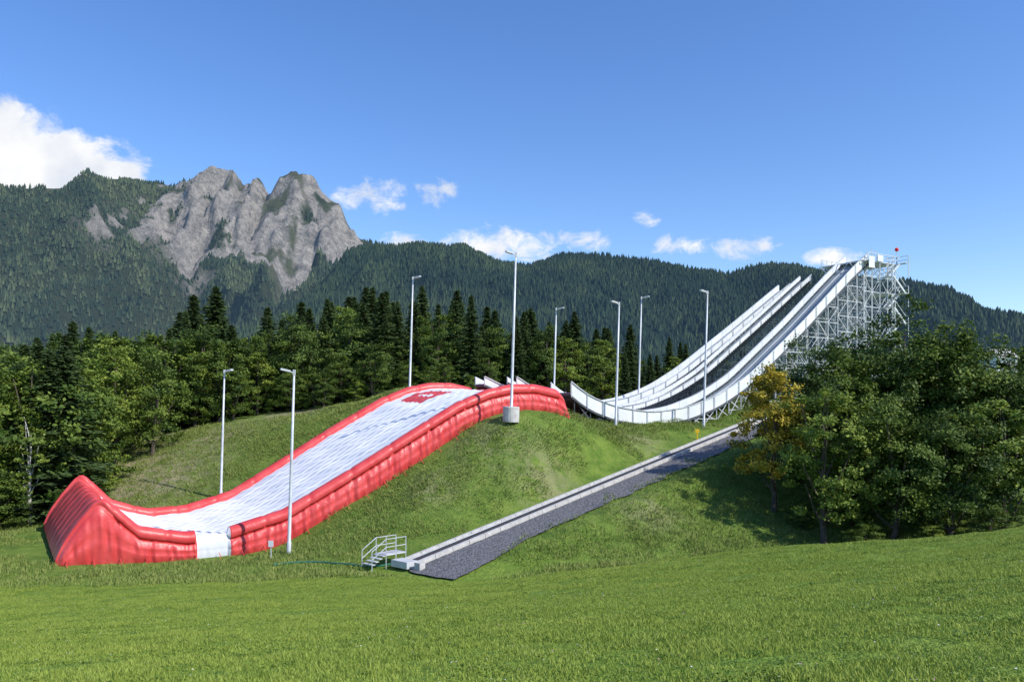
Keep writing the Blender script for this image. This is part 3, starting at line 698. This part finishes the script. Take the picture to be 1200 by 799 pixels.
def put(me,x,y,par):
    z=H(x,y); zx=(H(x+.6,y)-H(x-.6,y))/1.2; zy=(H(x,y+.6)-H(x,y-.6))/1.2
    nrm=Vector((-zx,-zy,1)).normalized(); q=Vector((0,0,1)).rotation_difference(nrm)
    o=obj('patch',me,par,(x,y,z-.01)); o.rotation_mode='QUATERNION'; from_=Matrix.Rotation(random.uniform(0,6.28),3,'Z').to_quaternion(); o.rotation_quaternion=q@from_
    return o
y=5.5
while y<46:
    st_=1.6 if y<26 else 2.0
    x=-.66*y-1.5
    while x<.66*y+1.5:
        put(random.choice(GP),x+random.uniform(-.3,.3),y+random.uniform(-.3,.3),gr); x+=st_
    y+=st_
y=47
while y<96:
    x=-45
    while x<36:
        px,py=x+random.uniform(-.8,.8),y+random.uniform(-.8,.8)
        d=np.array([px,py])-O; s=d@A; t=d@B; dcv=np.array([px,py])-cs; u=dcv@dc; v=dcv@rc
        ok=not(-1.8<s<44 and -2.0<t<19.5) and not(-3<u<Lc+2 and -2.9<v<5.6)
        if ok: put(random.choice(GR),px,py,gh)
        x+=3.3
    y+=3.3
# ------------------------------------------------------------------ sun + sky
S_=Vector((.87,-.49,0)).normalized(); el=math.radians(41)
sd=Vector((S_.x*math.cos(el),S_.y*math.cos(el),math.sin(el)))
ld=bpy.data.lights.new('sun','SUN'); ld.energy=5.0; ld.angle=math.radians(.5); ld.color=(1,.945,.86)
so=bpy.data.objects.new('sun',ld); COL.objects.link(so); so.rotation_euler=sd.to_track_quat('Z','Y').to_euler(); so.location=(60,-30,60)
w=bpy.data.worlds.new('World'); scene.world=w; w.use_nodes=True; N=w.node_tree.nodes; L=w.node_tree.links
bg=N['Background']; sky=N.new('ShaderNodeTexSky'); sky.sky_type='NISHITA'; sky.sun_disc=False; sky.sun_elevation=el; sky.sun_rotation=math.atan2(S_.x,S_.y)
sky.altitude=700; sky.air_density=1.1; sky.dust_density=.6; sky.ozone_density=3.0
hs=N.new('ShaderNodeHueSaturation'); hs.inputs['Hue'].default_value=.511; hs.inputs['Saturation'].default_value=1.22; hs.inputs['Value'].default_value=1.36; L.new(sky.outputs[0],hs.inputs['Color'])
tc_=N.new('ShaderNodeTexCoord'); sx=N.new('ShaderNodeSeparateXYZ'); L.new(tc_.outputs['Generated'],sx.inputs[0])
def mth(op,a,b_=None,clamp=False):
    m=N.new('ShaderNodeMath'); m.operation=op; m.use_clamp=clamp
    for i,v in enumerate((a,b_)):
        if v is None: continue
        if isinstance(v,(int,float)): m.inputs[i].default_value=v
        else: L.new(v,m.inputs[i])
    return m.outputs[0]
yy=mth('MAXIMUM',sx.outputs[1],.02); U_=mth('DIVIDE',sx.outputs[0],yy); V_=mth('DIVIDE',sx.outputs[2],yy)
cl=[(-.665,.325,.13,.090,1.5),(-.57,.300,.12,.060,1.45),(-.50,.292,.060,.045,1.2),(-.182,.268,.065,.030,.78),(-.096,.275,.034,.026,.85),(-.145,.210,.045,.016,.66),(-.016,.207,.085,.032,.88),(.10,.213,.060,.020,.64),(.165,.240,.026,.015,.6),(.209,.207,.058,.018,.72),(.295,.203,.055,.020,.70),(.41,.190,.050,.018,.78),(.571,.22,.010,.007,.5)]
mask=None
for (u0,v0,a_,b_,st_) in cl:
    du=mth('DIVIDE',mth('SUBTRACT',U_,u0),a_); dv=mth('DIVIDE',mth('SUBTRACT',V_,v0),b_)
    e_=mth('SUBTRACT',1.0,mth('ADD',mth('MULTIPLY',du,du),mth('MULTIPLY',dv,dv)))
    e_=mth('MULTIPLY',mth('MAXIMUM',e_,0.0),st_)
    mask=e_ if mask is None else mth('MAXIMUM',mask,e_)
front=mth('GREATER_THAN',sx.outputs[1],.05); mask=mth('MULTIPLY',mask,front)
mp=N.new('ShaderNodeMapping'); mp.inputs['Scale'].default_value=(1,1,1.4); L.new(tc_.outputs['Generated'],mp.inputs['Vector'])
n1=N.new('ShaderNodeTexNoise'); n1.inputs['Scale'].default_value=26; n1.inputs['Detail'].default_value=8; n1.inputs['Roughness'].default_value=.64; n1.inputs['Distortion'].default_value=.4
L.new(mp.outputs[0],n1.inputs['Vector'])
dens=mth('ADD',mth('MULTIPLY',mask,1.0),mth('MULTIPLY',mth('SUBTRACT',n1.outputs['Fac'],.5),2.4))
on=mth('MULTIPLY',mask,5.0,True)
r_=N.new('ShaderNodeMapRange'); r_.interpolation_type='SMOOTHSTEP'; r_.inputs[1].default_value=.28; r_.inputs[2].default_value=1.0; L.new(dens,r_.inputs[0])
cf=mth('MULTIPLY',r_.outputs[0],on)
n2=N.new('ShaderNodeTexNoise'); n2.inputs['Scale'].default_value=16; n2.inputs['Detail'].default_value=5; L.new(tc_.outputs['Generated'],n2.inputs['Vector'])
cr=N.new('ShaderNodeMapRange'); cr.inputs[1].default_value=.38; cr.inputs[2].default_value=.6; L.new(n2.outputs['Fac'],cr.inputs[0])
cm=N.new('ShaderNodeMix'); cm.data_type='RGBA'; cm.inputs[6].default_value=(5.2,5.5,6.1,1); cm.inputs[7].default_value=(6.7,6.75,6.8,1); L.new(cr.outputs[0],cm.inputs[0])
mx=N.new('ShaderNodeMix'); mx.data_type='RGBA'; L.new(cf,mx.inputs[0]); L.new(hs.outputs[0],mx.inputs[6]); L.new(cm.outputs[2],mx.inputs[7])
L.new(mx.outputs[2],bg.inputs['Color']); bg.inputs['Strength'].default_value=.15
# ------------------------------------------------------------------ camera
cd=bpy.data.cameras.new('camera'); cam=bpy.data.objects.new('camera',cd); COL.objects.link(cam); scene.camera=cam
cam.location=(0,0,0); cam.rotation_euler=(math.radians(90),0,0); cd.sensor_width=36; cd.lens=28; cd.shift_y=.0671; cd.clip_start=.1; cd.clip_end=20000
scene.view_settings.view_transform='Standard'; scene.view_settings.look='None'; scene.view_settings.exposure=0
